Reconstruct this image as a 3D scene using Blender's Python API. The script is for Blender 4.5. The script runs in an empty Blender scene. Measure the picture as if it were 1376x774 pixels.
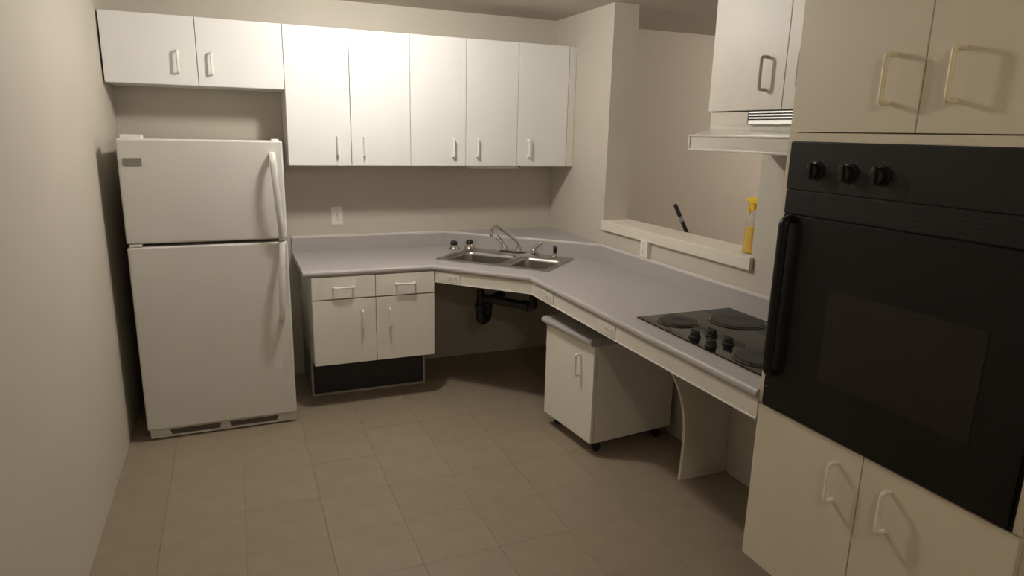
import bpy, bmesh, math, random
from mathutils import Vector, Matrix
from mathutils.geometry import tessellate_polygon

random.seed(4)
scene = bpy.context.scene
COL = scene.collection
PI = math.pi

# ------------------------------------------------------------------ camera, world, exposure
CAM_POS = Vector((-2.117, -4.347, 1.583))
YAW, PITCH, ROLL, FPX = -0.399, -0.231, 0.023, 890.2
fw = Vector((-math.sin(YAW) * math.cos(PITCH), math.cos(YAW) * math.cos(PITCH), math.sin(PITCH)))
rt = Vector((math.cos(YAW), math.sin(YAW), 0))
up = rt.cross(fw)
r2 = rt * math.cos(ROLL) + up * math.sin(ROLL)
u2 = -rt * math.sin(ROLL) + up * math.cos(ROLL)
cam_data = bpy.data.cameras.new('camera')
cam_data.sensor_fit = 'HORIZONTAL'
cam_data.sensor_width = 36.0
cam_data.lens = FPX / 1376 * 36.0
cam_data.clip_start = 0.02
cam = bpy.data.objects.new('camera', cam_data)
m3 = Matrix((r2, u2, -fw)).transposed()
cam.matrix_world = Matrix.Translation(CAM_POS) @ m3.to_4x4()
COL.objects.link(cam)
scene.camera = cam

world = bpy.data.worlds.new('world')
scene.world = world
world.use_nodes = True
world.node_tree.nodes['Background'].inputs[0].default_value = (0.40, 0.43, 0.62, 1)
world.node_tree.nodes['Background'].inputs[1].default_value = 2.2

vs = scene.view_settings
vs.view_transform = 'Standard'
vs.look = 'None'
vs.gamma = 1.0
vs.use_curve_mapping = False
vs.exposure = 0.2

LAMP_MAIN = (-1.43, -1.19, 2.242)      # kitchen ceiling lamp, just above the top of the picture
LAMP_REAR = (-1.75, -4.75, 2.235)      # second ceiling lamp behind the camera
SIDE_FILL = (2.60, -1.50, 2.235)      # unseen ceiling lamp added to light the adjoining room
LAMP_STRENGTH = 172.0
LAMP_REAR_STRENGTH = 62.0
SIDE_FILL_STRENGTH = 215.0
LAMP_COLOR = (1.0, 0.95, 0.865)
LAMP_REAR_COLOR = (1.0, 0.875, 0.70)

# ------------------------------------------------------------------ materials
def material(name, color, rough=0.5, metal=0.0, noise=0.0, scale=40.0, bump=0.0, bscale=200.0, spec=0.5,
             speckle=None, per_object=0.0, coat=0.0, stretch=None, transmission=0.0, ior=1.45):
    m = bpy.data.materials.new(name)
    m.use_nodes = True
    nt = m.node_tree
    b = nt.nodes['Principled BSDF']
    b.inputs['Roughness'].default_value = rough
    b.inputs['Metallic'].default_value = metal
    b.inputs['Specular IOR Level'].default_value = spec
    b.inputs['Coat Weight'].default_value = coat
    b.inputs['Transmission Weight'].default_value = transmission
    b.inputs['IOR'].default_value = ior
    tc = nt.nodes.new('ShaderNodeTexCoord')
    vec = tc.outputs['Object']
    if stretch:
        mp = nt.nodes.new('ShaderNodeMapping')
        mp.inputs['Scale'].default_value = stretch
        nt.links.new(vec, mp.inputs['Vector'])
        vec = mp.outputs['Vector']
    nz = nt.nodes.new('ShaderNodeTexNoise')
    nz.inputs['Scale'].default_value = scale
    nz.inputs['Detail'].default_value = 4
    nt.links.new(vec, nz.inputs['Vector'])
    rmp = nt.nodes.new('ShaderNodeMapRange')
    rmp.inputs['From Min'].default_value = 0.3
    rmp.inputs['From Max'].default_value = 0.7
    rmp.inputs['To Min'].default_value = 1 - noise
    rmp.inputs['To Max'].default_value = 1 + noise
    nt.links.new(nz.outputs['Fac'], rmp.inputs['Value'])
    fac = rmp.outputs['Result']
    if per_object:
        oi = nt.nodes.new('ShaderNodeObjectInfo')
        mr = nt.nodes.new('ShaderNodeMapRange')
        mr.inputs['To Min'].default_value = 1 - per_object
        mr.inputs['To Max'].default_value = 1 + per_object
        nt.links.new(oi.outputs['Random'], mr.inputs['Value'])
        mu = nt.nodes.new('ShaderNodeMath'); mu.operation = 'MULTIPLY'
        nt.links.new(fac, mu.inputs[0]); nt.links.new(mr.outputs['Result'], mu.inputs[1])
        fac = mu.outputs[0]
    base = nt.nodes.new('ShaderNodeVectorMath'); base.operation = 'SCALE'
    base.inputs[0].default_value = color
    nt.links.new(fac, base.inputs['Scale'])
    out = base.outputs['Vector']
    if speckle:
        sc, amt, scol = speckle
        vo = nt.nodes.new('ShaderNodeTexNoise')
        vo.inputs['Scale'].default_value = sc
        vo.inputs['Detail'].default_value = 2
        nt.links.new(tc.outputs['Object'], vo.inputs['Vector'])
        th = nt.nodes.new('ShaderNodeMapRange')
        th.inputs['From Min'].default_value = 0.56
        th.inputs['From Max'].default_value = 0.66
        th.inputs['To Max'].default_value = amt
        nt.links.new(vo.outputs['Fac'], th.inputs['Value'])
        mx = nt.nodes.new('ShaderNodeMix'); mx.data_type = 'RGBA'
        nt.links.new(th.outputs['Result'], mx.inputs[0])
        nt.links.new(out, mx.inputs[6])
        mx.inputs[7].default_value = (*scol, 1)
        out = mx.outputs[2]
    nt.links.new(out, b.inputs['Base Color'])
    if bump:
        bn = nt.nodes.new('ShaderNodeTexNoise')
        bn.inputs['Scale'].default_value = bscale
        bn.inputs['Detail'].default_value = 3
        nt.links.new(tc.outputs['Object'], bn.inputs['Vector'])
        bp = nt.nodes.new('ShaderNodeBump')
        bp.inputs['Strength'].default_value = bump
        bp.inputs['Distance'].default_value = 0.002
        nt.links.new(bn.outputs['Fac'], bp.inputs['Height'])
        nt.links.new(bp.outputs['Normal'], b.inputs['Normal'])
    return m

M = {}
M['wall'] = material('beige_wall_paint', (0.565, 0.525, 0.455), 0.6, noise=0.015, scale=3, bump=0.06, bscale=160)
M['ceiling'] = material('ceiling_paint', (0.56, 0.52, 0.455), 0.8, noise=0.015, scale=3, bump=0.08, bscale=120)
M['sill'] = material('cream_gloss_paint', (0.76, 0.71, 0.62), 0.45, noise=0.02, scale=8, bump=0.05, bscale=90)
M['melamine'] = material('white_melamine', (0.81, 0.805, 0.80), 0.5, noise=0.012, scale=5, bump=0.03, bscale=350, spec=0.35)
M['melamine_base'] = material('warm_lit_melamine', (0.80, 0.768, 0.705), 0.5, noise=0.012, scale=5, bump=0.03, bscale=350, spec=0.35)  # white melamine of the lower units, warm reflected light put into its colour
M['melamine_hood'] = material('warm_white_melamine', (0.72, 0.685, 0.62), 0.42, noise=0.03, scale=7, bump=0.03, bscale=350)
M['hood_chrome'] = material('bright_chrome_strip', (0.86, 0.86, 0.84), 0.38, metal=1.0, noise=0.02)
M['melamine_edge'] = material('cabinet_carcass', (0.74, 0.72, 0.67), 0.5, noise=0.02, scale=10)
M['apron'] = material('ivory_apron_board', (0.72, 0.68, 0.60), 0.45, noise=0.02, scale=10)
M['tower'] = material('cream_melamine', (0.70, 0.635, 0.515), 0.45, noise=0.012, scale=6, bump=0.03, bscale=350)
M['handle'] = material('white_plastic', (0.84, 0.82, 0.76), 0.3, noise=0.01)
M['handle_cream'] = material('yellowed_plastic', (0.86, 0.76, 0.55), 0.35, noise=0.02)
M['handle_shaded'] = material('shaded_tan_plastic', (0.52, 0.46, 0.38), 0.4, noise=0.02)  # tan handle plastic, its colour darkened by the shadows around it
M['laminate'] = material('grey_mauve_laminate', (0.445, 0.42, 0.415), 0.38, noise=0.04, scale=60,
                         speckle=(420, 0.35, (0.30, 0.27, 0.28)))
M['laminate_edge'] = material('pale_laminate_edge', (0.68, 0.64, 0.62), 0.35, noise=0.03, scale=60)
M['fridge'] = material('fridge_enamel', (0.70, 0.685, 0.655), 0.42, noise=0.008, scale=6, bump=0.12, bscale=420)
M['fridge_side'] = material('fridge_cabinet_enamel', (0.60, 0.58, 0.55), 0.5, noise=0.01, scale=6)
M['gasket'] = material('grey_gasket', (0.16, 0.15, 0.135), 0.7, noise=0.03)
M['badge'] = material('grey_badge', (0.30, 0.28, 0.26), 0.35, metal=0.4, noise=0.05, scale=30)
M['grille_dark'] = material('dark_grille', (0.10, 0.095, 0.085), 0.6, noise=0.05)
M['kick'] = material('black_vinyl_kick', (0.034, 0.035, 0.039), 0.55, noise=0.08, scale=20)
M['kick_trim'] = material('grey_kick_trim', (0.42, 0.40, 0.36), 0.5, noise=0.03)
M['oven'] = material('black_oven_enamel', (0.008, 0.008, 0.008), 0.34, noise=0.03, spec=0.3)
M['oven_panel'] = material('black_oven_control_enamel', (0.017, 0.017, 0.016), 0.4, noise=0.03, spec=0.3)
M['oven_glass'] = material('black_oven_glass', (0.018, 0.014, 0.011), 0.15, noise=0.02, spec=0.35)
M['oven_mark'] = material('grey_print', (0.13, 0.125, 0.12), 0.5, noise=0.05)
M['slot'] = material('black_slot', (0.003, 0.003, 0.003), 0.7, noise=0.02)
M['glass_top'] = material('black_cooktop_glass', (0.009, 0.008, 0.008), 0.10, noise=0.04, scale=15, spec=0.32)
M['burner'] = material('cast_iron_plate', (0.014, 0.013, 0.013), 0.42, noise=0.12, scale=60, bump=0.1, bscale=200)
M['burner_rim'] = material('dark_steel_rim', (0.16, 0.15, 0.14), 0.22, metal=0.9, noise=0.05)
M['steel'] = material('brushed_stainless', (0.50, 0.48, 0.455), 0.30, metal=1.0, noise=0.06, scale=30, stretch=(1, 12, 12))
M['chrome'] = material('chrome', (0.66, 0.64, 0.61), 0.10, metal=1.0, noise=0.02)
M['black_pipe'] = material('black_abs_pipe', (0.015, 0.015, 0.016), 0.4, noise=0.05)
M['rubber'] = material('black_rubber', (0.02, 0.02, 0.02), 0.6, noise=0.05)
M['plate'] = material('white_cover_plate', (0.82, 0.80, 0.75), 0.35, noise=0.01)
M['plate_apron'] = material('ivory_cover_plate', (0.74, 0.70, 0.62), 0.35, noise=0.01)
M['tile'] = material('taupe_vinyl_tile', (0.325, 0.268, 0.199), 0.42, noise=0.06, scale=9, per_object=0.025,
                     speckle=(150, 0.35, (0.25, 0.215, 0.165)), bump=0.05, bscale=60)
M['grout'] = material('dark_tile_joint', (0.22, 0.19, 0.148), 0.8, noise=0.05)
M['floor2'] = material('tan_carpet', (0.34, 0.28, 0.21), 0.9, noise=0.1, scale=60, bump=0.4, bscale=250)
M['hood'] = material('almond_hood_enamel', (0.70, 0.67, 0.60), 0.3, noise=0.01)
M['yellow'] = material('yellow_plastic', (0.85, 0.55, 0.03), 0.35, noise=0.03)
M['yellow_liquid'] = material('yellow_cleaner', (0.92, 0.60, 0.05), 0.2, noise=0.05, scale=25)
M['stick'] = material('black_handle_plastic', (0.015, 0.015, 0.014), 0.4, noise=0.05)
M['highlight_grey'] = material('grey_highlight', (0.30, 0.30, 0.28), 0.4, noise=0.1, scale=80)  # light grey standing in for the shine on the black stick
M['added_window_frame'] = material('white_window_frame', (0.75, 0.74, 0.72), 0.4, noise=0.01)

def thin_clear(name, tint, gloss):
    m = bpy.data.materials.new(name)
    m.use_nodes = True
    nt = m.node_tree
    nt.nodes.remove(nt.nodes['Principled BSDF'])
    a = nt.nodes.new('ShaderNodeBsdfTransparent'); a.inputs[0].default_value = (*tint, 1)
    g = nt.nodes.new('ShaderNodeBsdfGlossy'); g.inputs['Roughness'].default_value = 0.12
    mx = nt.nodes.new('ShaderNodeMixShader'); mx.inputs[0].default_value = gloss
    nt.links.new(a.outputs[0], mx.inputs[1]); nt.links.new(g.outputs[0], mx.inputs[2])
    nt.links.new(mx.outputs[0], nt.nodes['Material Output'].inputs[0])
    return m
M['clear'] = thin_clear('clear_bottle_plastic', (0.94, 0.94, 0.95), 0.16)
M['added_window_pane'] = thin_clear('window_glass', (0.95, 0.96, 0.98), 0.06)

def emitter(name, col, strength):
    m = bpy.data.materials.new(name)
    m.use_nodes = True
    nt = m.node_tree
    nt.nodes.remove(nt.nodes['Principled BSDF'])
    e = nt.nodes.new('ShaderNodeEmission')
    e.inputs[0].default_value = (*col, 1)
    e.inputs[1].default_value = strength
    nt.links.new(e.outputs[0], nt.nodes['Material Output'].inputs[0])
    return m
M['lamp_main'] = emitter('lamp_glow', LAMP_COLOR, LAMP_STRENGTH)
M['lamp_rear'] = emitter('lamp_glow_rear', LAMP_REAR_COLOR, LAMP_REAR_STRENGTH)
M['side_fill'] = emitter('side_fill_glow', LAMP_REAR_COLOR, SIDE_FILL_STRENGTH)

# ------------------------------------------------------------------ mesh helpers
def box(bm, x0, x1, y0, y1, z0, z1, bevel=0.0, seg=2):
    vv = [bm.verts.new((x, y, z)) for z in (z0, z1) for y in (y0, y1) for x in (x0, x1)]
    fs = [(0, 2, 3, 1), (4, 5, 7, 6), (0, 1, 5, 4), (2, 6, 7, 3), (0, 4, 6, 2), (1, 3, 7, 5)]
    faces = [bm.faces.new([vv[i] for i in f]) for f in fs]
    if bevel:
        edges = list({e for f in faces for e in f.edges})
        bmesh.ops.bevel(bm, geom=edges, offset=bevel, segments=seg, profile=0.5, affect='EDGES')

def mkbox(*a, **k):
    bm = bmesh.new(); box(bm, *a, **k); return bm

def rrect(x0, x1, y0, y1, r, n=5):
    pts = []
    for cx, cy, a0 in ((x1 - r, y1 - r, 0), (x0 + r, y1 - r, 90), (x0 + r, y0 + r, 180), (x1 - r, y0 + r, 270)):
        for i in range(n + 1):
            a = math.radians(a0 + 90 * i / n)
            pts.append((cx + r * math.cos(a), cy + r * math.sin(a)))
    return pts

def prism(bm, outer, z0, z1, holes=()):
    """Flat plate from a 2D outline with holes."""
    loops = [[Vector((p[0], p[1], 0)) for p in outer]] + [[Vector((p[0], p[1], 0)) for p in h] for h in holes]
    tris = tessellate_polygon(loops)
    flat = [p for l in loops for p in l]
    top = [bm.verts.new((p.x, p.y, z1)) for p in flat]
    bot = [bm.verts.new((p.x, p.y, z0)) for p in flat]
    for t in tris:
        a, b, c = (flat[i] for i in t)
        if (b - a).cross(c - a).z < 0:
            t = (t[0], t[2], t[1])
        try:
            bm.faces.new([top[i] for i in t]); bm.faces.new([bot[i] for i in reversed(t)])
        except ValueError:
            pass
    k = 0
    for l in loops:
        n = len(l)
        for i in range(n):
            j = (i + 1) % n
            bm.faces.new((bot[k + i], bot[k + j], top[k + j], top[k + i]))
        k += n
    bmesh.ops.recalc_face_normals(bm, faces=bm.faces)

def prism_xz(bm, outline, y0, y1):
    a = [bm.verts.new((x, y0, z)) for x, z in outline]
    b = [bm.verts.new((x, y1, z)) for x, z in outline]
    n = len(outline)
    bm.faces.new(a); bm.faces.new(list(reversed(b)))
    for i in range(n):
        j = (i + 1) % n
        bm.faces.new((a[j], a[i], b[i], b[j]))
    bmesh.ops.recalc_face_normals(bm, faces=bm.faces)

def prism_yz(bm, outline, x0, x1):
    a = [bm.verts.new((x0, y, z)) for y, z in outline]
    b = [bm.verts.new((x1, y, z)) for y, z in outline]
    n = len(outline)
    bm.faces.new(a); bm.faces.new(list(reversed(b)))
    for i in range(n):
        j = (i + 1) % n
        bm.faces.new((a[j], a[i], b[i], b[j]))
    bmesh.ops.recalc_face_normals(bm, faces=bm.faces)

def fillet(pts, r, n=4):
    pts = [Vector(p) for p in pts]
    out = [pts[0]]
    for i in range(1, len(pts) - 1):
        a, b, c = pts[i - 1], pts[i], pts[i + 1]
        d1 = (a - b).normalized(); d2 = (c - b).normalized()
        rr = min(r, (a - b).length * .49, (c - b).length * .49)
        p0 = b + d1 * rr; p1 = b + d2 * rr
        for k in range(n + 1):
            t = k / n
            out.append(p0 * (1 - t) ** 2 + b * 2 * t * (1 - t) + p1 * t * t)
    out.append(pts[-1])
    return out

def tube(bm, pts, r, seg=8, ry=None, cap=True):
    """Round (or elliptical) tube along a polyline; r may be a list."""
    pts = [Vector(p) for p in pts]
    n = len(pts)
    rs = r if isinstance(r, (list, tuple)) else [r] * n
    t0 = (pts[1] - pts[0]).normalized()
    ref = Vector((0, 0, 1)) if abs(t0.z) < 0.9 else Vector((1, 0, 0))
    u = t0.cross(ref).normalized()
    rings = []
    for i in range(n):
        if i == 0: t = t0
        elif i == n - 1: t = (pts[-1] - pts[-2]).normalized()
        else: t = ((pts[i + 1] - pts[i]).normalized() + (pts[i] - pts[i - 1]).normalized()).normalized()
        u = (u - t * u.dot(t)).normalized()
        w = t.cross(u)
        k = (ry / r) if (ry and not isinstance(r, (list, tuple))) else 1
        rings.append([bm.verts.new(pts[i] + u * rs[i] * math.cos(2 * PI * q / seg) + w * rs[i] * k * math.sin(2 * PI * q / seg)) for q in range(seg)])
    for i in range(n - 1):
        for q in range(seg):
            p = (q + 1) % seg
            bm.faces.new((rings[i][q], rings[i][p], rings[i + 1][p], rings[i + 1][q]))
    if cap:
        bm.faces.new(list(reversed(rings[0]))); bm.faces.new(rings[-1])
    bmesh.ops.recalc_face_normals(bm, faces=bm.faces)

def lathe(bm, prof, seg=24, center=(0, 0, 0), axis='z', sx=1.0, sy=1.0):
    """prof: list of (radius, height)."""
    c = Vector(center); rings = []
    for r, h in prof:
        ring = []
        for q in range(seg):
            a = 2 * PI * q / seg
            x, y = r * math.cos(a) * sx, r * math.sin(a) * sy
            if axis == 'z': p = Vector((x, y, h))
            elif axis == 'y': p = Vector((x, h, y))
            else: p = Vector((h, x, y))
            ring.append(bm.verts.new(c + p))
        rings.append(ring)
    for i in range(len(rings) - 1):
        for q in range(seg):
            p = (q + 1) % seg
            bm.faces.new((rings[i][q], rings[i][p], rings[i + 1][p], rings[i + 1][q]))
    bm.faces.new(rings[0]); bm.faces.new(rings[-1])
    bmesh.ops.recalc_face_normals(bm, faces=bm.faces)

def offset_path(path, d):
    """2D polyline moved sideways by d (to the left of travel), mitred."""
    out = []
    n = len(path)
    for i in range(n):
        p = Vector(path[i])
        dirs = []
        if i > 0: dirs.append((Vector(path[i]) - Vector(path[i - 1])).normalized())
        if i < n - 1: dirs.append((Vector(path[i + 1]) - Vector(path[i])).normalized())
        nm = [Vector((-t.y, t.x)) for t in dirs]
        if len(nm) == 1: out.append(p + nm[0] * d)
        else:
            b = (nm[0] + nm[1]).normalized()
            out.append(p + b * (d / b.dot(nm[0])))
    return [tuple(q) for q in out]

def sweep(bm, path, prof):
    """prof: closed list of (sideways, z); path 2D, mitred corners."""
    cols = [offset_path(path, u) for u, z in prof]
    n = len(path); k = len(prof)
    vv = [[bm.verts.new((cols[j][i][0], cols[j][i][1], prof[j][1])) for j in range(k)] for i in range(n)]
    for i in range(n - 1):
        for j in range(k):
            l = (j + 1) % k
            bm.faces.new((vv[i][j], vv[i][l], vv[i + 1][l], vv[i + 1][j]))
    bm.faces.new(vv[0]); bm.faces.new(list(reversed(vv[-1])))
    bmesh.ops.recalc_face_normals(bm, faces=bm.faces)

SMOOTH = 0.6
def obj(name, bm, mat, parent=None, smooth=True):
    me = bpy.data.meshes.new(name)
    bm.to_mesh(me); bm.free()
    me.materials.append(M[mat] if isinstance(mat, str) else mat)
    if smooth:
        for p in me.polygons: p.use_smooth = True
        me.set_sharp_from_angle(angle=SMOOTH)
    o = bpy.data.objects.new(name, me)
    if smooth:
        wn = o.modifiers.new('normals', 'WEIGHTED_NORMAL'); wn.keep_sharp = True; wn.weight = 90
    COL.objects.link(o)
    if parent: o.parent = parent
    return o

def tag(o, label, cat, group=None):
    o['label'] = label; o['category'] = cat
    if group: o['group'] = group
    return o

def thing(name, label, cat, loc=(0, 0, 0), rz=0.0, group=None):
    o = bpy.data.objects.new(name, None)
    o.empty_display_size = 0.1
    COL.objects.link(o)
    o.location = loc; o.rotation_euler = (0, 0, rz)
    return tag(o, label, cat, group)

def struct(name, bm, mat, label=None):
    o = obj(name, bm, mat, smooth=False)
    o['kind'] = 'structure'
    if label: o['label'] = label
    return o

# ------------------------------------------------------------------ measured places (metres)
ZC = 2.33                    # ceiling
XL, YN, XR = -2.69, -5.4, 3.2
TH = 0.167                   # thickness of the pass-through wall
YJ, YE = -0.768, -2.070      # pass-through opening
Z_SILL0, Z_SILL1 = 1.005, 1.064
ZW = 0.817                   # worktop surface
YF, XF = -0.672, -0.651      # worktop front edges
XW = -1.801                  # left end of the worktop
YT, DT = -2.853, 0.636       # oven tower left side, depth

# ------------------------------------------------------------------ the setting
struct('floor', mkbox(XL - .1, 0.02, YN - .1, .1, -.12, -.004), 'grout', 'taupe vinyl tile floor')
floor = bpy.data.objects['floor']
TS, GAP = 0.306, 0.0009
tile_cache = {}
def tile_mesh(w, l):
    key = (round(w, 4), round(l, 4))
    if key not in tile_cache:
        bm = mkbox(-w / 2, w / 2, -l / 2, l / 2, -.004, 0)
        me = bpy.data.meshes.new('floor_tile'); bm.to_mesh(me); bm.free()
        me.materials.append(M['tile'])
        tile_cache[key] = me
    return tile_cache[key]
ix0, iy0 = -2.47, -0.69
for i in range(-1, 9):
    for j in range(-3, 16):
        x0 = ix0 + i * TS; x1 = x0 + TS
        y1 = iy0 - j * TS; y0 = y1 - TS
        x0 = max(x0, XL); x1 = min(x1, 0.0); y0 = max(y0, YN); y1 = min(y1, 0.0)
        if x1 - x0 < .02 or y1 - y0 < .02: continue
        w, l = x1 - x0 - GAP * 1.25, y1 - y0 - GAP * .6
        t = bpy.data.objects.new('floor_tile', tile_mesh(w, l))
        COL.objects.link(t); t.parent = floor
        t.location = ((x0 + x1) / 2, (y0 + y1) / 2, random.uniform(-.0003, .0002))

struct('floor_adjoining', mkbox(0.02, XR + .1, YN - .1, .1, -.12, 0.0), 'floor2')
struct('ceiling', mkbox(XL - .1, XR + .1, YN - .1, .1, ZC, ZC + .1), 'ceiling')
struct('wall_back', mkbox(XL - .1, XR + .1, 0, .1, -.12, ZC), 'wall')
struct('wall_left', mkbox(XL - .1, XL, YN, 0, -.12, ZC), 'wall')
struct('wall_front', mkbox(XL - .1, XR + .1, YN - .1, YN, -.12, ZC), 'wall')
bm = bmesh.new()   # one wall with the pass-through cut out of it (outline in Y-Z)
prism_yz(bm, [(0, -.02), (0, ZC), (YJ, ZC), (YJ, Z_SILL0), (YE, Z_SILL0), (YE, ZC), (YN, ZC), (YN, -.02)], 0, TH)
struct('wall_right', bm, 'wall', 'beige wall with the open pass-through')
bm = bmesh.new()
WY0, WY1, WZ0, WZ1 = -2.6, -1.0, 0.9, 2.05
for a in ((YN, WY0, 0, ZC), (WY1, 0, 0, ZC), (WY0, WY1, 0, WZ0), (WY0, WY1, WZ1, ZC)):
    box(bm, XR, XR + .1, a[0], a[1], a[2], a[3])
struct('wall_adjoining', bm, 'wall')
w1 = struct('added_window_1', mkbox(XR + .045, XR + .05, WY0, WY1, WZ0, WZ1), 'added_window_pane')  # unseen window, added to bring cool light into the adjoining room
bm = bmesh.new()
for a in ((WY0, WY0 + .05, WZ0, WZ1), (WY1 - .05, WY1, WZ0, WZ1), (WY0 + .05, WY1 - .05, WZ0, WZ0 + .05), (WY0 + .05, WY1 - .05, WZ1 - .05, WZ1), (-1.82, -1.78, WZ0 + .05, WZ1 - .05)):
    box(bm, XR + .02, XR + .075, a[0], a[1], a[2], a[3])
obj('added_window_frame', bm, 'added_window_frame', w1, smooth=False)
bm = bmesh.new()
prism(bm, [(-.022, YJ - .001), (-.022, YE - .018), (-.0005, YE - .018), (-.0005, YE + .001), (TH + .022, YE + .001), (TH + .022, YJ - .001)], Z_SILL0, Z_SILL1)
bmesh.ops.dissolve_limit(bm, angle_limit=.01, verts=bm.verts, edges=bm.edges)
bmesh.ops.bevel(bm, geom=list(bm.edges), offset=.004, segments=2, profile=.5, affect='EDGES')
struct('trim_1', bm, 'sill', 'cream painted sill board of the pass-through')

# ------------------------------------------------------------------ ceiling lamps
def ceiling_lamp(loc, mat, label):
    t = thing('ceiling_lamp', label, 'lamp', (loc[0], loc[1], ZC))
    bm = bmesh.new(); lathe(bm, [(.075, 0), (.075, -.012), (.045, -.022), (.03, -.024)], 24)
    obj('ceiling_plate', bm, 'plate', t)
    bm = bmesh.new()
    r = .075; zc = loc[2] - ZC
    lathe(bm, [(max(.004, r * math.sin(PI * k / 12)), zc + r * math.cos(PI * k / 12)) for k in range(13)], 20)
    obj('globe', bm, mat, t)
    return t
ceiling_lamp(LAMP_MAIN, 'lamp_main', 'round glowing ceiling lamp in front of the wall cabinets')
ceiling_lamp(LAMP_REAR, 'lamp_rear', 'round glowing ceiling lamp behind the viewer')
ceiling_lamp(SIDE_FILL, 'side_fill', 'unseen round ceiling lamp added to light the room beyond the pass-through')

# ------------------------------------------------------------------ cabinet parts
def pull(parent, x, z, y, vertical=True, L=.108, out=.030, mat='handle', r=.0058):
    h = L / 2
    pts = [(0, 0, -h), (0, -out, -h), (0, -out, h), (0, 0, h)] if vertical else [(-h, 0, 0), (-h, -out, 0), (h, -out, 0), (h, 0, 0)]
    pts = [(x + p[0], y + p[1], z + p[2]) for p in pts]
    bm = bmesh.new()
    tube(bm, fillet(pts, .010, 4), r, 8)
    return obj('handle', bm, mat, parent)

def front(name, root, x0, x1, z0, z1, d, mat='melamine', th=.018, gap=.0015):
    return obj(name, mkbox(x0 + gap, x1 - gap, -d, -d + th, z0 + gap, z1 - gap, bevel=.0018), mat, root)

def carcass(root, w, dd, z0, z1, mat='melamine_edge', shelf=None, name='body'):
    bm = bmesh.new(); t = .016; e = .0008
    box(bm, e, t, -dd, -.002, z0 + e, z1 - e); box(bm, w - t, w - e, -dd, -.002, z0 + e, z1 - e)
    box(bm, t, w - t, -dd, -.002, z0 + e, z0 + t); box(bm, t, w - t, -dd, -.002, z1 - t, z1 - e)
    box(bm, t, w - t, -.010, -.002, z0 + t, z1 - t)
    if shelf: box(bm, t, w - t, -dd + .02, -.010, shelf, shelf + t)
    return obj(name, bm, mat, root, smooth=False)

R90 = -PI / 2
UD, UB, UT = 0.325, 1.368, 2.130        # wall cabinets: depth, bottom, top
UX = [-1.816, -1.462, -1.108, -0.756, -0.408, -0.053]

def wall_cabinet(name, label, x0, x1, z0, z1, doors, group=None):
    t = thing(name, label, 'cabinet', (x0, 0, z0), 0, group)
    w = x1 - x0
    carcass(t, w, UD - .020, 0, z1 - z0, shelf=(z1 - z0) * .5)
    for a, b, hx, hz in doors:
        dr = front('door', t, a - x0, b - x0, 0, z1 - z0, UD)
        pull(dr, hx - x0, hz - z0, -UD)
    return t

wall_cabinet('wall_cabinet', 'short white two-door wall cabinet above the fridge', -2.682, UX[0], 1.784, UT,
             [(-2.682, -2.248, -2.338, 1.902), (-2.248, UX[0], -2.178, 1.900)])
wall_cabinet('wall_cabinet', 'tall white two-door wall cabinet beside the short one above the fridge', UX[0], UX[2], UB, UT,
             [(UX[0], UX[1], -1.541, 1.482), (UX[1], UX[2], -1.388, 1.480)], 'tall white wall cabinets')
wall_cabinet('wall_cabinet', 'tall white two-door wall cabinet, middle unit left of the single-door one', UX[2], UX[4], UB, UT,
             [(UX[2], UX[3], -0.841, 1.480), (UX[3], UX[4], -0.685, 1.482)], 'tall white wall cabinets')
t = wall_cabinet('wall_cabinet', 'tall white single-door wall cabinet against the corner wall', UX[4], -.002, UB, UT,
                 [(UX[4], UX[5], -0.334, 1.483)], 'tall white wall cabinets')
obj('filler_strip', mkbox(UX[5] - UX[4] + .002, -.002 - UX[4], -UD + .004, -UD + .018, .001, UT - UB - .001), 'melamine_edge', t)
# slim light housing under the wall cabinets
t = thing('under_cabinet_light', 'slim white light bar under the wall cabinets above the sink', 'light', (-.53, -.20, UB))
obj('housing', mkbox(-.17, .17, -.035, .035, -.020, -.001, bevel=.004), 'plate', t)
obj('diffuser', mkbox(-.155, .155, -.026, .026, -.026, -.019, bevel=.003), 'clear', t)
obj('switch', mkbox(.18, .20, -.01, .01, -.012, -.001, bevel=.002), 'rubber', t)

# ------------------------------------------------------------------ base cabinet left of the sink
BX0, BX1, BM, BY = -1.760, -1.061, -1.408, 0.667
t = thing('base_cabinet', 'white base cabinet with two drawers and two doors over a deep black toe kick', 'cabinet', (BX0, 0, 0))
w = BX1 - BX0
carcass(t, w, BY - .020, .268, .782)
for a, b, hx in ((0, BM - BX0, -1.587), (BM - BX0, w, -1.236)):
    dr = front('drawer', t, a, b, .652, .780, BY, 'melamine_base')
    pull(dr, hx - BX0, .722, -BY, vertical=False)
for a, b, hx in ((0, BM - BX0, -1.486), (BM - BX0, w, -1.331)):
    dr = front('door', t, a, b, .268, .648, BY, 'melamine_base')
    pull(dr, hx - BX0, .525, -BY)
obj('toe_kick', mkbox(.013, w - .013, -.432, -.005, .012, .267), 'kick', t, smooth=False)
for a in (0, w - .012):
    obj('side_panel', mkbox(a, a + .012, -.436, -.005, 0, .267), 'kick_trim', t, smooth=False)
obj('toe_trim', mkbox(.013, w - .013, -.440, -.43, .0, .012), 'kick_trim', t, smooth=False)

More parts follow.
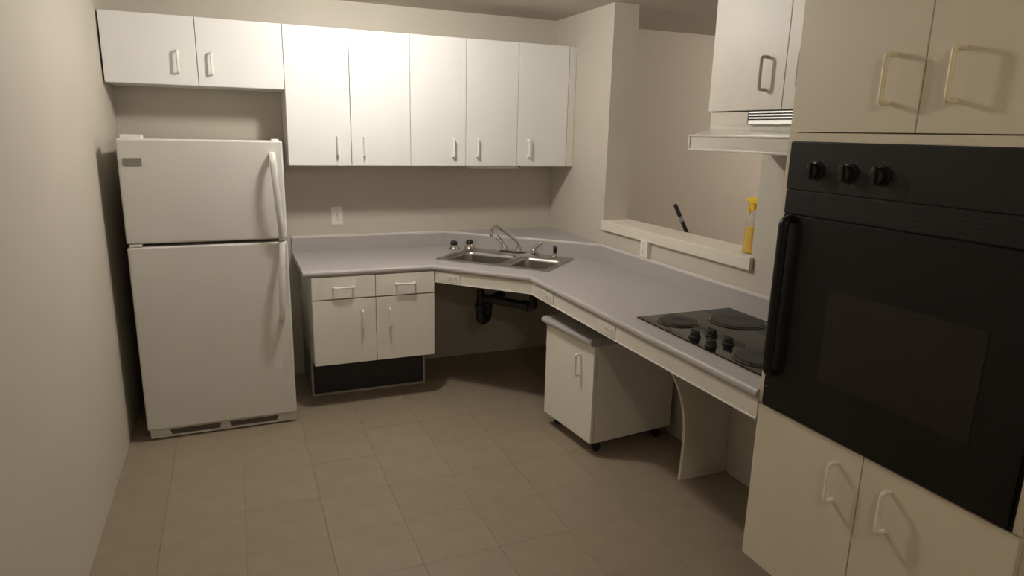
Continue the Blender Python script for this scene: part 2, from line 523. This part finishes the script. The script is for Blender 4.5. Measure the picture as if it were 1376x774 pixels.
# ------------------------------------------------------------------ worktop with apron, backsplash and corner shelf
DD = Vector((.684, -.73)).normalized(); NN = Vector((-DD.y, DD.x)); OO = Vector((-1.071, -.672))
def SN(s, n):
    p = OO + DD * s + NN * n
    return (p.x, p.y)
FRONT = [(XW, YF), (-1.071, YF), (XF, -1.12), (XF, YT + .001)]
top = thing('worktop', 'grey laminate worktop wrapping the corner with pale apron and backsplash', 'worktop', (0, 0, ZW))
def wt(name, bm, mat, smooth=True):
    bmesh.ops.translate(bm, verts=bm.verts, vec=(0, 0, -ZW))
    return obj(name, bm, mat, top, smooth)
inset = offset_path(FRONT, .014)
outer = [(XW, -.001), (-.001, -.001), (-.001, YT + .001)] + list(reversed(inset))
SK0, SK1, SN0, SN1 = -.08, .66, .155, .615
hole = [SN(SK0 + .018, SN0 + .018), SN(SK1 - .018, SN0 + .018), SN(SK1 - .018, SN1 - .018), SN(SK0 + .018, SN1 - .018)]
bm = bmesh.new(); prism(bm, outer, ZW - .034, ZW, [hole])
wt('top', bm, 'laminate', smooth=False)
bm = bmesh.new()
prof = [(.0145, ZW - .034)] + [(.0145 - .0145 * math.sin(PI * k / 8) , ZW - .017 - .017 * math.cos(PI * k / 8)) for k in range(1, 8)] + [(.0145, ZW)]
sweep(bm, FRONT, prof); wt('edge_nosing', bm, 'laminate')
APR = [(-1.050, YF + .0205)] + offset_path(FRONT, .013)[1:]
APR[0] = (BX1 + .001, APR[1][1])
for k in range(1, 3):
    bm = bmesh.new()
    a, b = APR[k], APR[k + 1]
    dv = (Vector(b) - Vector(a)).normalized()
    if k == 1: a = tuple(Vector(a) + dv * max(0, (BX1 + .004 - a[0]) / dv.x))
    e = .0008
    sweep(bm, [tuple(Vector(a) + dv * e), tuple(Vector(b) - dv * e)], [(0, .716), (.018, .716), (.018, ZW - .035), (0, ZW - .035)])
    wt('apron_board', bm, 'apron', smooth=False)
    bm = bmesh.new()      # thin lighter lip along the lower edge
    sweep(bm, [tuple(Vector(a) + dv * e), tuple(Vector(b) - dv * e)], [(-.003, .714), (.018, .714), (.018, .719), (-.003, .719)])
    wt('apron_lip', bm, 'melamine', smooth=False)
BSP = [(XW, -.020), (-.800, -.020), (-.020, -.786), (-.020, YT + .001)]
for k in range(3):
    bm = bmesh.new(); a, b = BSP[k], BSP[k + 1]
    sweep(bm, [a, b], [(0, ZW + .0005), (.019, ZW + .0005), (.019, .902), (0, .902)])
    wt('backsplash', bm, 'laminate', smooth=False)
bm = bmesh.new(); sweep(bm, BSP, [(-.001, .902), (.008, .902), (.008, .914), (.004, .916), (-.001, .912)])
wt('edge_strip', bm, 'laminate_edge', smooth=False)
bm = bmesh.new(); sweep(bm, [BSP[0], BSP[1]], [(.008, .902), (.019, .902), (.019, .914), (.008, .914)])
wt('backsplash_cap', bm, 'laminate', smooth=False)
bm = bmesh.new(); sweep(bm, [BSP[2], BSP[3]], [(.008, .902), (.019, .902), (.019, .914), (.008, .914)])
wt('backsplash_cap', bm, 'laminate', smooth=False)
bm = bmesh.new(); prism(bm, [(-.80, -.012), (-.80, -.001), (-.001, -.001), (-.001, -.786), (-.012, -.786)], .902, .914)
wt('corner_shelf', bm, 'laminate', smooth=False)

# ------------------------------------------------------------------ counter support panel with curved edge
prof = [(-.002, 0), (-.265, 0), (-.258, .10), (-.256, .21), (-.260, .27), (-.268, .326), (-.287, .40), (-.312, .465), (-.345, .53),
        (-.395, .60), (-.46, .665), (-.53, .71), (-.60, .735), (-.60, .782), (-.002, .782)]
bm = bmesh.new(); prism_xz(bm, prof, -2.045, -2.027)
tag(obj('support_panel', bm, 'apron', smooth=False), 'pale upright panel with a curved edge holding up the worktop beside the rolling cabinet', 'panel')

# ------------------------------------------------------------------ sink
SROT = math.atan2(DD.y, DD.x)
sx, sy = SN(0, 0)
sink = thing('sink', 'stainless steel double-bowl sink set across the counter corner', 'sink', (sx, sy, ZW), SROT)
bl = rrect(-.045, .325, .185, .505, .045); brr = rrect(.365, .625, .185, .505, .045)
bm = bmesh.new(); prism(bm, rrect(SK0, SK1, SN0, SN1, .02, 4), .0005, .006, [bl, brr])
obj('rim', bm, 'steel', sink)
def bowl(outl, depth, cx, cy):
    bm = bmesh.new(); rings = []
    for f, z in ((1, .003), (.985, -.02), (.96, -depth + .03), (.92, -depth + .008), (.84, -depth)):
        rings.append([bm.verts.new((cx + (x - cx) * f, cy + (y - cy) * f, z)) for x, y in outl])
    n = len(outl)
    for i in range(len(rings) - 1):
        for q in range(n):
            p = (q + 1) % n
            bm.faces.new((rings[i][q], rings[i + 1][q], rings[i + 1][p], rings[i][p]))
    bm.faces.new(rings[-1])
    bmesh.ops.recalc_face_normals(bm, faces=bm.faces)
    for f in bm.faces: f.normal_flip()
    b = obj('bowl', bm, 'steel', sink)
    b.modifiers.new('wall', 'SOLIDIFY').thickness = -.0015
    bm = bmesh.new(); lathe(bm, [(.043, -depth + .0005), (.043, -depth + .004), (.034, -depth + .004), (.030, -depth + .001), (.008, -depth + .001)], 24, (cx, cy, 0))
    obj('drain', bm, 'chrome', b)
bowl(bl, .150, .14, .345)
bowl(brr, .130, .495, .345)

# faucet on the rear deck of the sink
fa = thing('faucet', 'chrome two-lever kitchen faucet with a tall bent spout behind the sink', 'faucet', (*SN(.30, .565), ZW + .006), SROT)
bm = bmesh.new()
prism(bm, rrect(-.135, .135, -.028, .028, .020, 5), .0005, .020)
obj('deck_plate', bm, 'chrome', fa)
bm = bmesh.new(); lathe(bm, [(.022, .016), (.020, .035), (.014, .045), (.012, .052)], 16)
obj('spout_base', bm, 'chrome', fa)
bm = bmesh.new()
tube(bm, fillet([(0, 0, .045), (-.004, -.006, .075), (-.092, -.128, .186), (-.106, -.147, .186), (-.118, -.164, .172), (-.119, -.166, .140)], .03, 5), .0085, 10)
sp = obj('spout', bm, 'chrome', fa)
bm = bmesh.new(); lathe(bm, [(.0105, .126), (.0115, .130), (.0115, .146), (.0095, .150)], 12, (-.119, -.166, 0))
obj('aerator', bm, 'chrome', sp)
for s, tip in ((-1, (-.075, .01, .075)), (1, (.05, .012, .055))):
    bm = bmesh.new(); lathe(bm, [(.024, .016), (.022, .036), (.016, .046), (.006, .049)], 16, (s * .10, 0, 0))
    v = obj('valve', bm, 'chrome', fa)
    bm = bmesh.new()
    b0 = Vector((s * .10, 0, .040)); b1 = Vector((s * .10 + tip[0] * .9, tip[1], .030 + tip[2]))
    tube(bm, [b0, b0.lerp(b1, .35), b0.lerp(b1, .8), b1], [.012, .011, .014, .009], 10)
    obj('lever', bm, 'chrome', v)
sp = thing('side_sprayer', 'small chrome side sprayer at the right end of the sink deck', 'sprayer', (*SN(.545, .565), ZW + .006), SROT)
bm = bmesh.new(); lathe(bm, [(.022, .0005), (.022, .006), (.013, .016), (.012, .03)], 16); obj('base', bm, 'chrome', sp)
bm = bmesh.new(); tube(bm, [(0, 0, .028), (0, 0, .05), (.002, -.008, .066), (.003, -.016, .072)], [.010, .012, .013, .011], 12); obj('spray_head', bm, 'rubber', sp)

for k, (s, n, lab) in enumerate(((-.165, .545, 'chrome sink stopper with black knob, left one on the counter behind the sink'),
                                 (-.078, .600, 'chrome sink stopper with black knob, nearer the faucet behind the sink'))):
    q = SN(s, n)
    st = thing('sink_stopper', lab, 'stopper', (q[0], q[1], ZW + (.0005 if k == 0 else .0065)), 0, 'sink stoppers')
    bm = bmesh.new(); lathe(bm, [(.038, 0), (.040, .004), (.036, .010), (.024, .026), (.016, .032)], 20); obj('flange', bm, 'chrome', st)
    bm = bmesh.new(); lathe(bm, [(.014, .030), (.024, .032), (.025, .040), (.018, .052), (.006, .056)], 16); obj('knob', bm, 'rubber', st)

# drain pipes below
pt = thing('drain_pipe', 'black plastic drain pipe and trap hanging below the sink', 'pipe', (*SN(.14, .345), .667), SROT)
bm = bmesh.new(); tube(bm, [(0, 0, -.003), (0, 0, -.25)], .024, 14); obj('tailpiece', bm, 'black_pipe', pt)
bm = bmesh.new(); tube(bm, [(.357, 0, .018), (.357, 0, -.082), (.357, 0, -.115)], [.024, .024, .030], 14); obj('tailpiece', bm, 'black_pipe', pt)
bm = bmesh.new(); tube(bm, fillet([(.357, 0, -.08), (.357, 0, -.117), (.32, 0, -.117), (.02, 0, -.105)], .03, 5), .027, 14); obj('cross_pipe', bm, 'black_pipe', pt)
bm = bmesh.new(); tube(bm, [(.33, 0, -.118), (.29, 0, -.116)], .034, 14); obj('slip_nut', bm, 'black_pipe', pt)
bm = bmesh.new(); tube(bm, fillet([(0, 0, -.16), (0, 0, -.262), (0, .10, -.262), (0, .10, -.15), (0, .30, -.15)], .048, 6), .030, 14); obj('trap', bm, 'black_pipe', pt)
bm = bmesh.new(); lathe(bm, [(.036, -.175), (.038, -.17), (.038, -.145), (.034, -.14)], 14); obj('slip_nut', bm, 'black_pipe', pt)

# ------------------------------------------------------------------ cooktop
CX0, CX1, CY0, CY1 = -.553, -.055, -2.770, -2.024
ck = thing('cooktop', 'black glass electric cooktop set in the worktop beside the oven', 'cooktop', ((CX0 + CX1) / 2, (CY0 + CY1) / 2, ZW))
cw, cl = (CX1 - CX0) / 2, (CY1 - CY0) / 2
bm = bmesh.new(); box(bm, -cw, cw, -cl, cl, .0005, .006, bevel=.002); obj('glass', bm, 'glass_top', ck)
mx, my = (CX0 + CX1) / 2, (CY0 + CY1) / 2
def burner(x, y, r):
    bm = bmesh.new(); lathe(bm, [(r + .010, .006), (r + .010, .0085), (r + .006, .0110), (r + .001, .0090), (r - .01, .007)], 40, (x - mx, y - my, 0))
    p = obj('burner_ring', bm, 'burner_rim', ck)
    bm = bmesh.new(); lathe(bm, [(r, .006), (r, .0120), (r - .004, .0135), (r * .42, .0135), (r * .38, .0115), (r * .10, .0115)], 40, (x - mx, y - my, 0))
    obj('hot_plate', bm, 'burner', p)
burner(-.430, -2.150, .078); burner(-.185, -2.230, .108); burner(-.425, -2.640, .100); burner(-.172, -2.640, .078)
def cknob(x, y):
    bm = bmesh.new(); lathe(bm, [(.024, .006), (.024, .010), (.019, .013), (.018, .028), (.015, .031)], 16, (x - mx, y - my, 0))
    k = obj('knob', bm, 'rubber', ck)
    bm = bmesh.new(); box(bm, x - mx - .004, x - mx + .004, y - my - .021, y - my + .021, .012, .036, bevel=.002)
    obj('grip', bm, 'rubber', k)
for x, y in ((-.500, -2.351), (-.423, -2.356), (-.512, -2.463), (-.432, -2.462)): cknob(x, y)
for a, b in (((-.46, -2.245), (-.50, -2.29)), ((-.30, -2.30), (-.385, -2.33)), ((-.385, -2.51), (-.41, -2.535))):
    d = (Vector(b) - Vector(a)).normalized(); nn = Vector((-d.y, d.x)) * .0015
    bm = bmesh.new()
    prism(bm, [(Vector(p) + s * nn - Vector((mx, my)))[:] for p, s in ((a, 1), (a, -1), (b, -1), (b, 1))], .006, .0064)
    obj('printed_mark', bm, 'oven_mark', ck)

# ------------------------------------------------------------------ rolling cabinet under the worktop
CRZ = math.atan2(-.449, .043)
CD, CWD = .52, .450
back = Vector((math.cos(CRZ + PI / 2), math.sin(CRZ + PI / 2)))
c0 = Vector((-.600, -1.247)) + back * CD
ct = thing('rolling_cabinet', 'white rolling cabinet on casters standing under the worktop', 'cabinet', (c0.x, c0.y, 0), CRZ)
carcass(ct, CWD, CD - .020, .07, .583)
dr = front('door', ct, 0, CWD, .070, .583, CD, 'melamine_base')
pull(dr, CWD - .118, .455, -CD)
bm = bmesh.new(); prism_yz(bm, [(-.004, .586), (-CD - .012, .586), (-CD - .024, .590), (-CD - .031, .600), (-CD - .031, .610), (-CD - .024, .620), (-CD - .012, .624), (-.004, .624)], -.008, CWD + .008)
obj('cabinet_top', bm, 'laminate', ct)
for x in (.045, CWD - .045):
    for y in (-.06, -CD + .07):
        bm = bmesh.new(); lathe(bm, [(.012, -.010), (.023, -.009), (.023, .009), (.012, .010)], 16, (x, y, .0235), axis='x')
        c = obj('caster', bm, 'rubber', ct)
        bm = bmesh.new(); box(bm, x - .016, x + .016, y - .012, y + .012, .045, .070); box(bm, x - .016, x - .011, y - .010, y + .010, .020, .047); box(bm, x + .011, x + .016, y - .010, y + .010, .020, .047)
        obj('caster_fork', bm, 'rubber', c, smooth=False)

# ------------------------------------------------------------------ outlets
def outlet(name, label, loc, rz, w=.072, h=.116, th=.006, mat='plate', horizontal=False, group=None):
    t = thing(name, label, 'outlet', loc, rz, group)
    if horizontal: w, h = h, w
    obj('cover_plate', mkbox(-w / 2, w / 2, -th, -.0005, -h / 2, h / 2, bevel=.002), mat, t)
    for s in (-1, 1):
        cx, cz = (s * .024, 0) if horizontal else (0, s * .022)
        bm = bmesh.new(); lathe(bm, [(.016, -th - .0015), (.0165, -th + .001)], 20, (cx, 0, cz), axis='y', sy=.85)
        f = obj('socket', bm, mat, t)
        bm = bmesh.new()
        for dx in (-.006, .006): box(bm, cx + dx - .0012, cx + dx + .0012, -th - .0022, -th - .001, cz - .001, cz + .009)
        box(bm, cx - .002, cx + .002, -th - .0022, -th - .001, cz - .010, cz - .006)
        obj('slots', bm, 'grille_dark', f, smooth=False)
    bm = bmesh.new(); lathe(bm, [(.003, -th - .001), (.003, -th)], 10, (0, 0, 0), axis='y'); obj('screw', bm, 'chrome', t)
    return t
outlet('wall_outlet', 'white wall outlet on the back wall left of the sink', (-1.515, 0, 1.037), 0)
outlet('wall_outlet', 'white wall outlet on the right wall just under the pass-through sill', (0, -1.262, .969), R90, h=.104, th=.025)
ap_dir = math.atan2(APR[2][1] - APR[1][1], APR[2][0] - APR[1][0])
def on_apron(a, b, f):
    p = Vector(a).lerp(Vector(b), f); return (p.x, p.y, .750)
def apron_outlet(label, p, rz):
    t = thing('apron_outlet', label, 'outlet', p, rz, 'outlets in the worktop apron')
    obj('surround', mkbox(-.0735, .0735, -.0016, -.0003, -.0288, .0288), 'kick_trim', t, smooth=False)
    obj('cover_plate', mkbox(-.072, .072, -.0035, -.0016, -.0274, .0274, bevel=.0008), 'plate_apron', t)
    for s in (-1, 1):
        bm = bmesh.new(); lathe(bm, [(.0135, -.006), (.0145, -.003)], 18, (.024 + s * .020, 0, 0), axis='y')
        f = obj('socket', bm, 'plate_apron', t)
        bm = bmesh.new()
        for dx in (-.005, .005): box(bm, .024 + s * .020 + dx - .001, .024 + s * .020 + dx + .001, -.0066, -.0055, -.004, .004)
        obj('slots', bm, 'grille_dark', f, smooth=False)
    return t
apron_outlet('ivory outlet panel in the apron under the left half of the sink', on_apron(APR[1], APR[2], .17), ap_dir)
apron_outlet('ivory outlet panel in the apron right of the sink corner', (APR[2][0], -1.318, .750), R90)
apron_outlet('ivory outlet panel in the apron above the rolling cabinet, nearest the cooktop', (APR[2][0], -1.925, .750), R90)

# ------------------------------------------------------------------ fridge
FX0, FX1, FYF, FZ = -2.604, -1.876, 0.776, 1.515
fr = thing('fridge', 'white top-freezer fridge standing against the left wall', 'fridge', (FX0, 0, 0))
fwid = FX1 - FX0
obj('body', mkbox(.006, fwid - .006, -.700, -.030, .030, 1.500, bevel=.006), 'fridge_side', fr)
obj('gasket', mkbox(.014, fwid - .014, -.712, -.698, .075, 1.495), 'gasket', fr, smooth=False)
d1 = obj('freezer_door', mkbox(0, fwid, -FYF, -.712, 1.021, FZ, bevel=.011, seg=3), 'fridge', fr)
d2 = obj('fridge_door', mkbox(0, fwid, -FYF, -.712, .058, 1.006, bevel=.011, seg=3), 'fridge', fr)
def fhandle(door, pts, ws):
    bm = bmesh.new()
    pts = [Vector(p) for p in pts]; rings = []
    n = len(pts)
    for i, p in enumerate(pts):
        t = (pts[min(i + 1, n - 1)] - pts[max(i - 1, 0)]).normalized()
        u = Vector((1, 0, 0)); w = t.cross(u).normalized()
        rings.append([bm.verts.new(p + u * ws[i] * math.cos(2 * PI * q / 12) + w * .010 * math.sin(2 * PI * q / 12)) for q in range(12)])
    for i in range(n - 1):
        for q in range(12):
            k = (q + 1) % 12
            bm.faces.new((rings[i][q], rings[i][k], rings[i + 1][k], rings[i + 1][q]))
    bm.faces.new(rings[0]); bm.faces.new(rings[-1])
    bmesh.ops.recalc_face_normals(bm, faces=bm.faces)
    obj('handle', bm, 'fridge', door)
hx = fwid - .052
hp = [(-.000, 1.452, 0), (-.026, 1.450, 0), (-.044, 1.432, 0), (-.055, 1.395, .002), (-.060, 1.33, .004), (-.058, 1.24, .010), (-.050, 1.15, .016), (-.038, 1.08, .020), (-.022, 1.03, .022), (-.006, 1.024, .022)]
fhandle(d1, [(hx + a[2], -FYF + a[0], a[1]) for a in hp], [.015, .016, .016, .016, .015, .015, .015, .015, .015, .014])
hp = [(-.004, 1.002, .022), (-.022, .997, .022), (-.040, .95, .019), (-.052, .88, .014), (-.060, .80, .009), (-.061, .70, .004), (-.055, .64, .002), (-.042, .605, 0), (-.022, .592, 0), (-.000, .590, 0)]
fhandle(d2, [(hx + a[2], -FYF + a[0], a[1]) for a in hp], [.014, .015, .015, .015, .015, .015, .016, .016, .016, .015])
obj('badge', mkbox(.022, .100, -FYF - .003, -FYF + .001, 1.391, 1.427, bevel=.001), 'badge', d1)
obj('hinge_cover', mkbox(.015, .105, -.74, -.66, 1.501, 1.532, bevel=.005), 'plate', fr)
obj('hinge_cap', mkbox(fwid - .05, fwid - .015, -.75, -.70, 1.512, 1.522, bevel=.003), 'plate', fr)
obj('middle_hinge', mkbox(.01, .065, -FYF + .003, -.70, 1.007, 1.020, bevel=.002), 'plate', fr)
bm = bmesh.new(); lathe(bm, [(.0045, -FYF - .002), (.005, -FYF + .001)], 10, (.050, 0, .622), axis='y')
obj('screw_plug', bm, 'plate', d2)
g = obj('base_grille', mkbox(.010, fwid - .004, -.752, -.70, .004, .052, bevel=.004), 'fridge', fr)
for a, b in ((.100, .345), (.385, .632)):
    bm = bmesh.new(); prism_xz(bm, [(a, .046), (b, .046), (b - .010, .018), (a + .010, .018)], -.7535, -.7505)
    obj('vent', bm, 'grille_dark', g, smooth=False)
    for k in range(3):
        obj('vent_slat', mkbox(a + .008, b - .012, -.7555, -.753, .0225 + k * .008, .025 + k * .008), 'gasket', g, smooth=False)

# ------------------------------------------------------------------ oven tower
TW = .770
tw = thing('oven_cabinet', 'tall cream cabinet housing the black wall oven', 'cabinet', (0, YT, 0), R90)
bm = bmesh.new(); t_ = .013; dd = DT - .020
box(bm, 0, t_, -dd, -.002, .241, UT); box(bm, TW - t_, TW, -dd, -.002, .241, UT)
box(bm, t_, TW - t_, -dd, -.002, .241, .257); box(bm, t_, TW - t_, -dd, -.002, .755, .773)
box(bm, t_, TW - t_, -dd, -.002, 1.582, 1.598); box(bm, t_, TW - t_, -dd, -.002, UT - .016, UT)
box(bm, t_, TW - t_, -.012, -.002, .257, UT - .016)
obj('body', bm, 'tower', tw, smooth=False)
obj('toe_kick', mkbox(.02, TW - .0, -.435, -.004, 0, .240), 'kick', tw, smooth=False)
bm = bmesh.new()
box(bm, 0, .018, -DT, -DT + .019, .777, 1.599); box(bm, TW - .018, TW, -DT, -DT + .019, .777, 1.599); box(bm, .018, TW - .018, -DT, -DT + .019, 1.576, 1.599)
obj('face_frame', bm, 'tower', tw, smooth=False)
for a, b, h in ((0, .385, .310), (.385, TW, .472)):
    dr = front('door', tw, a, b, .241, .775, DT, 'tower'); pull(dr, h, .664, -DT, L=.112)
for a, b, h in ((0, .385, .308), (.385, TW, .472)):
    dr = front('door', tw, a, b, 1.600, UT, DT, 'tower'); pull(dr, h, 1.727, -DT, L=.112, mat='handle_cream', out=.034)

ov = thing('wall_oven', 'black built-in wall oven with three knobs and a vertical door handle', 'oven', (0, YT, .776), R90)
oz = .776
def op(name, bm, mat, par=None, smooth=True):
    bmesh.ops.translate(bm, verts=bm.verts, vec=(0, 0, -oz)); return obj(name, bm, mat, par or ov, smooth)
op('body', mkbox(.030, TW - .030, -DT + .021, -.06, oz, 1.570), 'oven', smooth=False)
op('trim_frame', mkbox(.0185, TW - .0185, -DT - .001, -DT + .020, oz + .001, 1.5755), 'oven', smooth=False)
cp = op('control_panel', mkbox(.019, TW - .019, -DT - .008, -DT - .001, 1.442, 1.5745, bevel=.002), 'oven_panel')
vp = op('vent_panel', mkbox(.019, TW - .019, -DT - .006, -DT - .001, 1.374, 1.440, bevel=.002), 'oven_panel')
for a, b in ((.066, .138), (.162, .226), (.250, .322), (.42, .50), (.53, .60), (.63, .70)):
    for k in range(4):
        op('vent_slot', mkbox(a, b, -DT - .0065, -DT - .0045, 1.386 + k * .013, 1.391 + k * .013), 'slot', vp, smooth=False)
for x in (.121, .227, .322):
    bm = bmesh.new(); lathe(bm, [(.026, -DT - .008), (.025, -DT - .012), (.021, -DT - .014), (.020, -DT - .030), (.017, -DT - .032)], 20, (x, 0, 1.498), axis='y')
    k = op('knob', bm, 'oven', cp)
    op('grip', mkbox(x - .005, x + .005, -DT - .038, -DT - .028, 1.476, 1.520, bevel=.002), 'oven_glass', k)
    bm = bmesh.new()
    for q in range(12):
        if q == 9: continue
        a = 2 * PI * q / 12
        cx_, cz_ = x + .034 * math.cos(a), 1.498 + .034 * math.sin(a)
        box(bm, cx_ - .0016, cx_ + .0016, -DT - .0085, -DT - .0078, cz_ - .0012, cz_ + .0012)
    op('dial_marks', bm, 'oven_mark', cp, smooth=False)
od = op('door', mkbox(.026, TW - .026, -DT - .014, -DT - .001, .786, 1.371, bevel=.003), 'oven')
op('window', mkbox(.220, .640, -DT - .0155, -DT - .013, .93, 1.190, bevel=.001), 'oven_glass', od)
bm = bmesh.new()
tube(bm, fillet([(.060, -DT - .012, 1.362), (.060, -DT - .042, 1.356), (.060, -DT - .042, .900), (.060, -DT - .012, .894)], .016, 4), .016, 12, ry=.012)
hd = op('handle', bm, 'oven', od)
bm = bmesh.new(); lathe(bm, [(.003, -DT - .016), (.003, -DT - .013)], 10, (.04, 0, .845), axis='y'); op('screw', bm, 'chrome', od)

# ------------------------------------------------------------------ cabinet over the hood, hood
HY, HW = -2.100, .750
hc = thing('hood_cabinet', 'white two-door wall cabinet above the range hood', 'cabinet', (0, HY, 1.680), R90)
carcass(hc, HW, .310, 0, UT - 1.680)
for a, b, h in ((0, .393, .305), (.393, HW, .48)):
    dr = front('door', hc, a, b, 0, UT - 1.680, .330, 'melamine_hood'); pull(dr, h, .127, -.330, L=.112, mat='handle_shaded')
hd = thing('range_hood', 'pale enamel range hood with a chrome vent strip over the cooktop', 'hood', (0, HY, 1.680), R90)
bm = bmesh.new()     # closed shell: slim upper box that slopes out to a front lip, underside recessed
prism_yz(bm, [(-.002, -.002), (-.318, -.002), (-.318, -.064), (-.400, -.092), (-.400, -.110), (-.002, -.110)], .006, HW - .004)
obj('canopy', bm, 'hood', hd)
obj('front_lip', mkbox(0, HW - .001, -.412, -.398, -.152, -.090, bevel=.003), 'hood', hd)
for a, b in ((.0, .014), (HW - .015, HW - .001)):
    obj('side_lip', mkbox(a, b, -.398, -.003, -.152, -.1105, bevel=.002), 'hood', hd)
for a, b in ((-.152, -.144), (-.098, -.090)):
    obj('lip_rail', mkbox(0, HW - .001, -.416, -.411, a, b, bevel=.002), 'hood', hd)
obj('lip_rail', mkbox(0, .010, -.416, -.411, -.1435, -.0985, bevel=.002), 'hood', hd)
obj('filter', mkbox(.02, HW - .02, -.39, -.02, -.125, -.112), 'steel', hd, smooth=False)
vs_ = obj('vent_strip', mkbox(.235, HW - .02, -.321, -.318, -.048, -.004), 'grille_dark', hd, smooth=False)
obj('vent_end', mkbox(.233, .239, -.335, -.318, -.050, -.004, bevel=.001), 'chrome', vs_)
for k, (a, b) in enumerate(((-.048, -.034), (-.029, -.024), (-.019, -.014), (-.009, -.004))):
    obj('vent_slat', mkbox(.240, HW - .025, -.334, -.321, a, b), 'hood_chrome', vs_, smooth=False)

# ------------------------------------------------------------------ things at the pass-through
bt = thing('spray_bottle', 'clear spray bottle with yellow liquid and yellow trigger head on the sill', 'bottle', (.062, -1.992, Z_SILL1), math.radians(100))
def ring_body(prof, mat, name, par):
    bm = bmesh.new(); lathe(bm, prof, 24, (0, 0, 0), sx=1.0, sy=.66); return obj(name, bm, mat, par)
bd = ring_body([(.038, .001), (.042, .004), (.042, .012), (.036, .085), (.035, .120), (.032, .145), (.022, .175), (.0145, .192), (.0145, .204)], 'clear', 'body', bt)
ring_body([(.035, .004), (.0385, .007), (.0385, .014), (.033, .085), (.032, .122)], 'yellow_liquid', 'liquid', bd)
bm = bmesh.new(); lathe(bm, [(.0165, .200), (.0165, .220), (.012, .226)], 16); obj('collar', bm, 'yellow', bt)
hd2 = obj('trigger_head', None or mkbox(-.036, .026, -.012, .012, .226, .256, bevel=.006, seg=3), 'yellow', bt)
bm = bmesh.new(); lathe(bm, [(.009, .024), (.010, .036), (.006, .044)], 12, (0, 0, .243), axis='x'); obj('nozzle', bm, 'yellow', hd2)
obj('rear_cap', mkbox(-.042, -.030, -.011, .011, .228, .258, bevel=.004), 'plate', hd2)
bm = bmesh.new(); tube(bm, fillet([(.014, 0, .228), (.030, 0, .205), (.026, 0, .180)], .01, 4), .005, 8, ry=.008); obj('trigger', bm, 'yellow', hd2)

c_ = Vector((.206, -1.322, 1.071)); tp = Vector((.128, -1.312, 1.214)); dv = tp - c_
ft = c_ - dv * ((c_.z - .006) / dv.z)
bm = bmesh.new()
sk = thing('leaning_stick', 'slim black stick leaning on the far edge of the sill', 'stick', (ft.x, ft.y, 0))
off = Vector((ft.x, ft.y, 0))
tube(bm, [ft - off, c_ - off, c_.lerp(tp, .95) - off, tp - off], [.0115, .0115, .012, .0105], 12); rod = obj('rod', bm, 'stick', sk)
bm = bmesh.new(); tube(bm, [c_.lerp(tp, .36) - off, c_.lerp(tp, .56) - off], .0124, 12); obj('painted_highlight', bm, 'highlight_grey', rod)  # grey band painted as a highlight on the rod
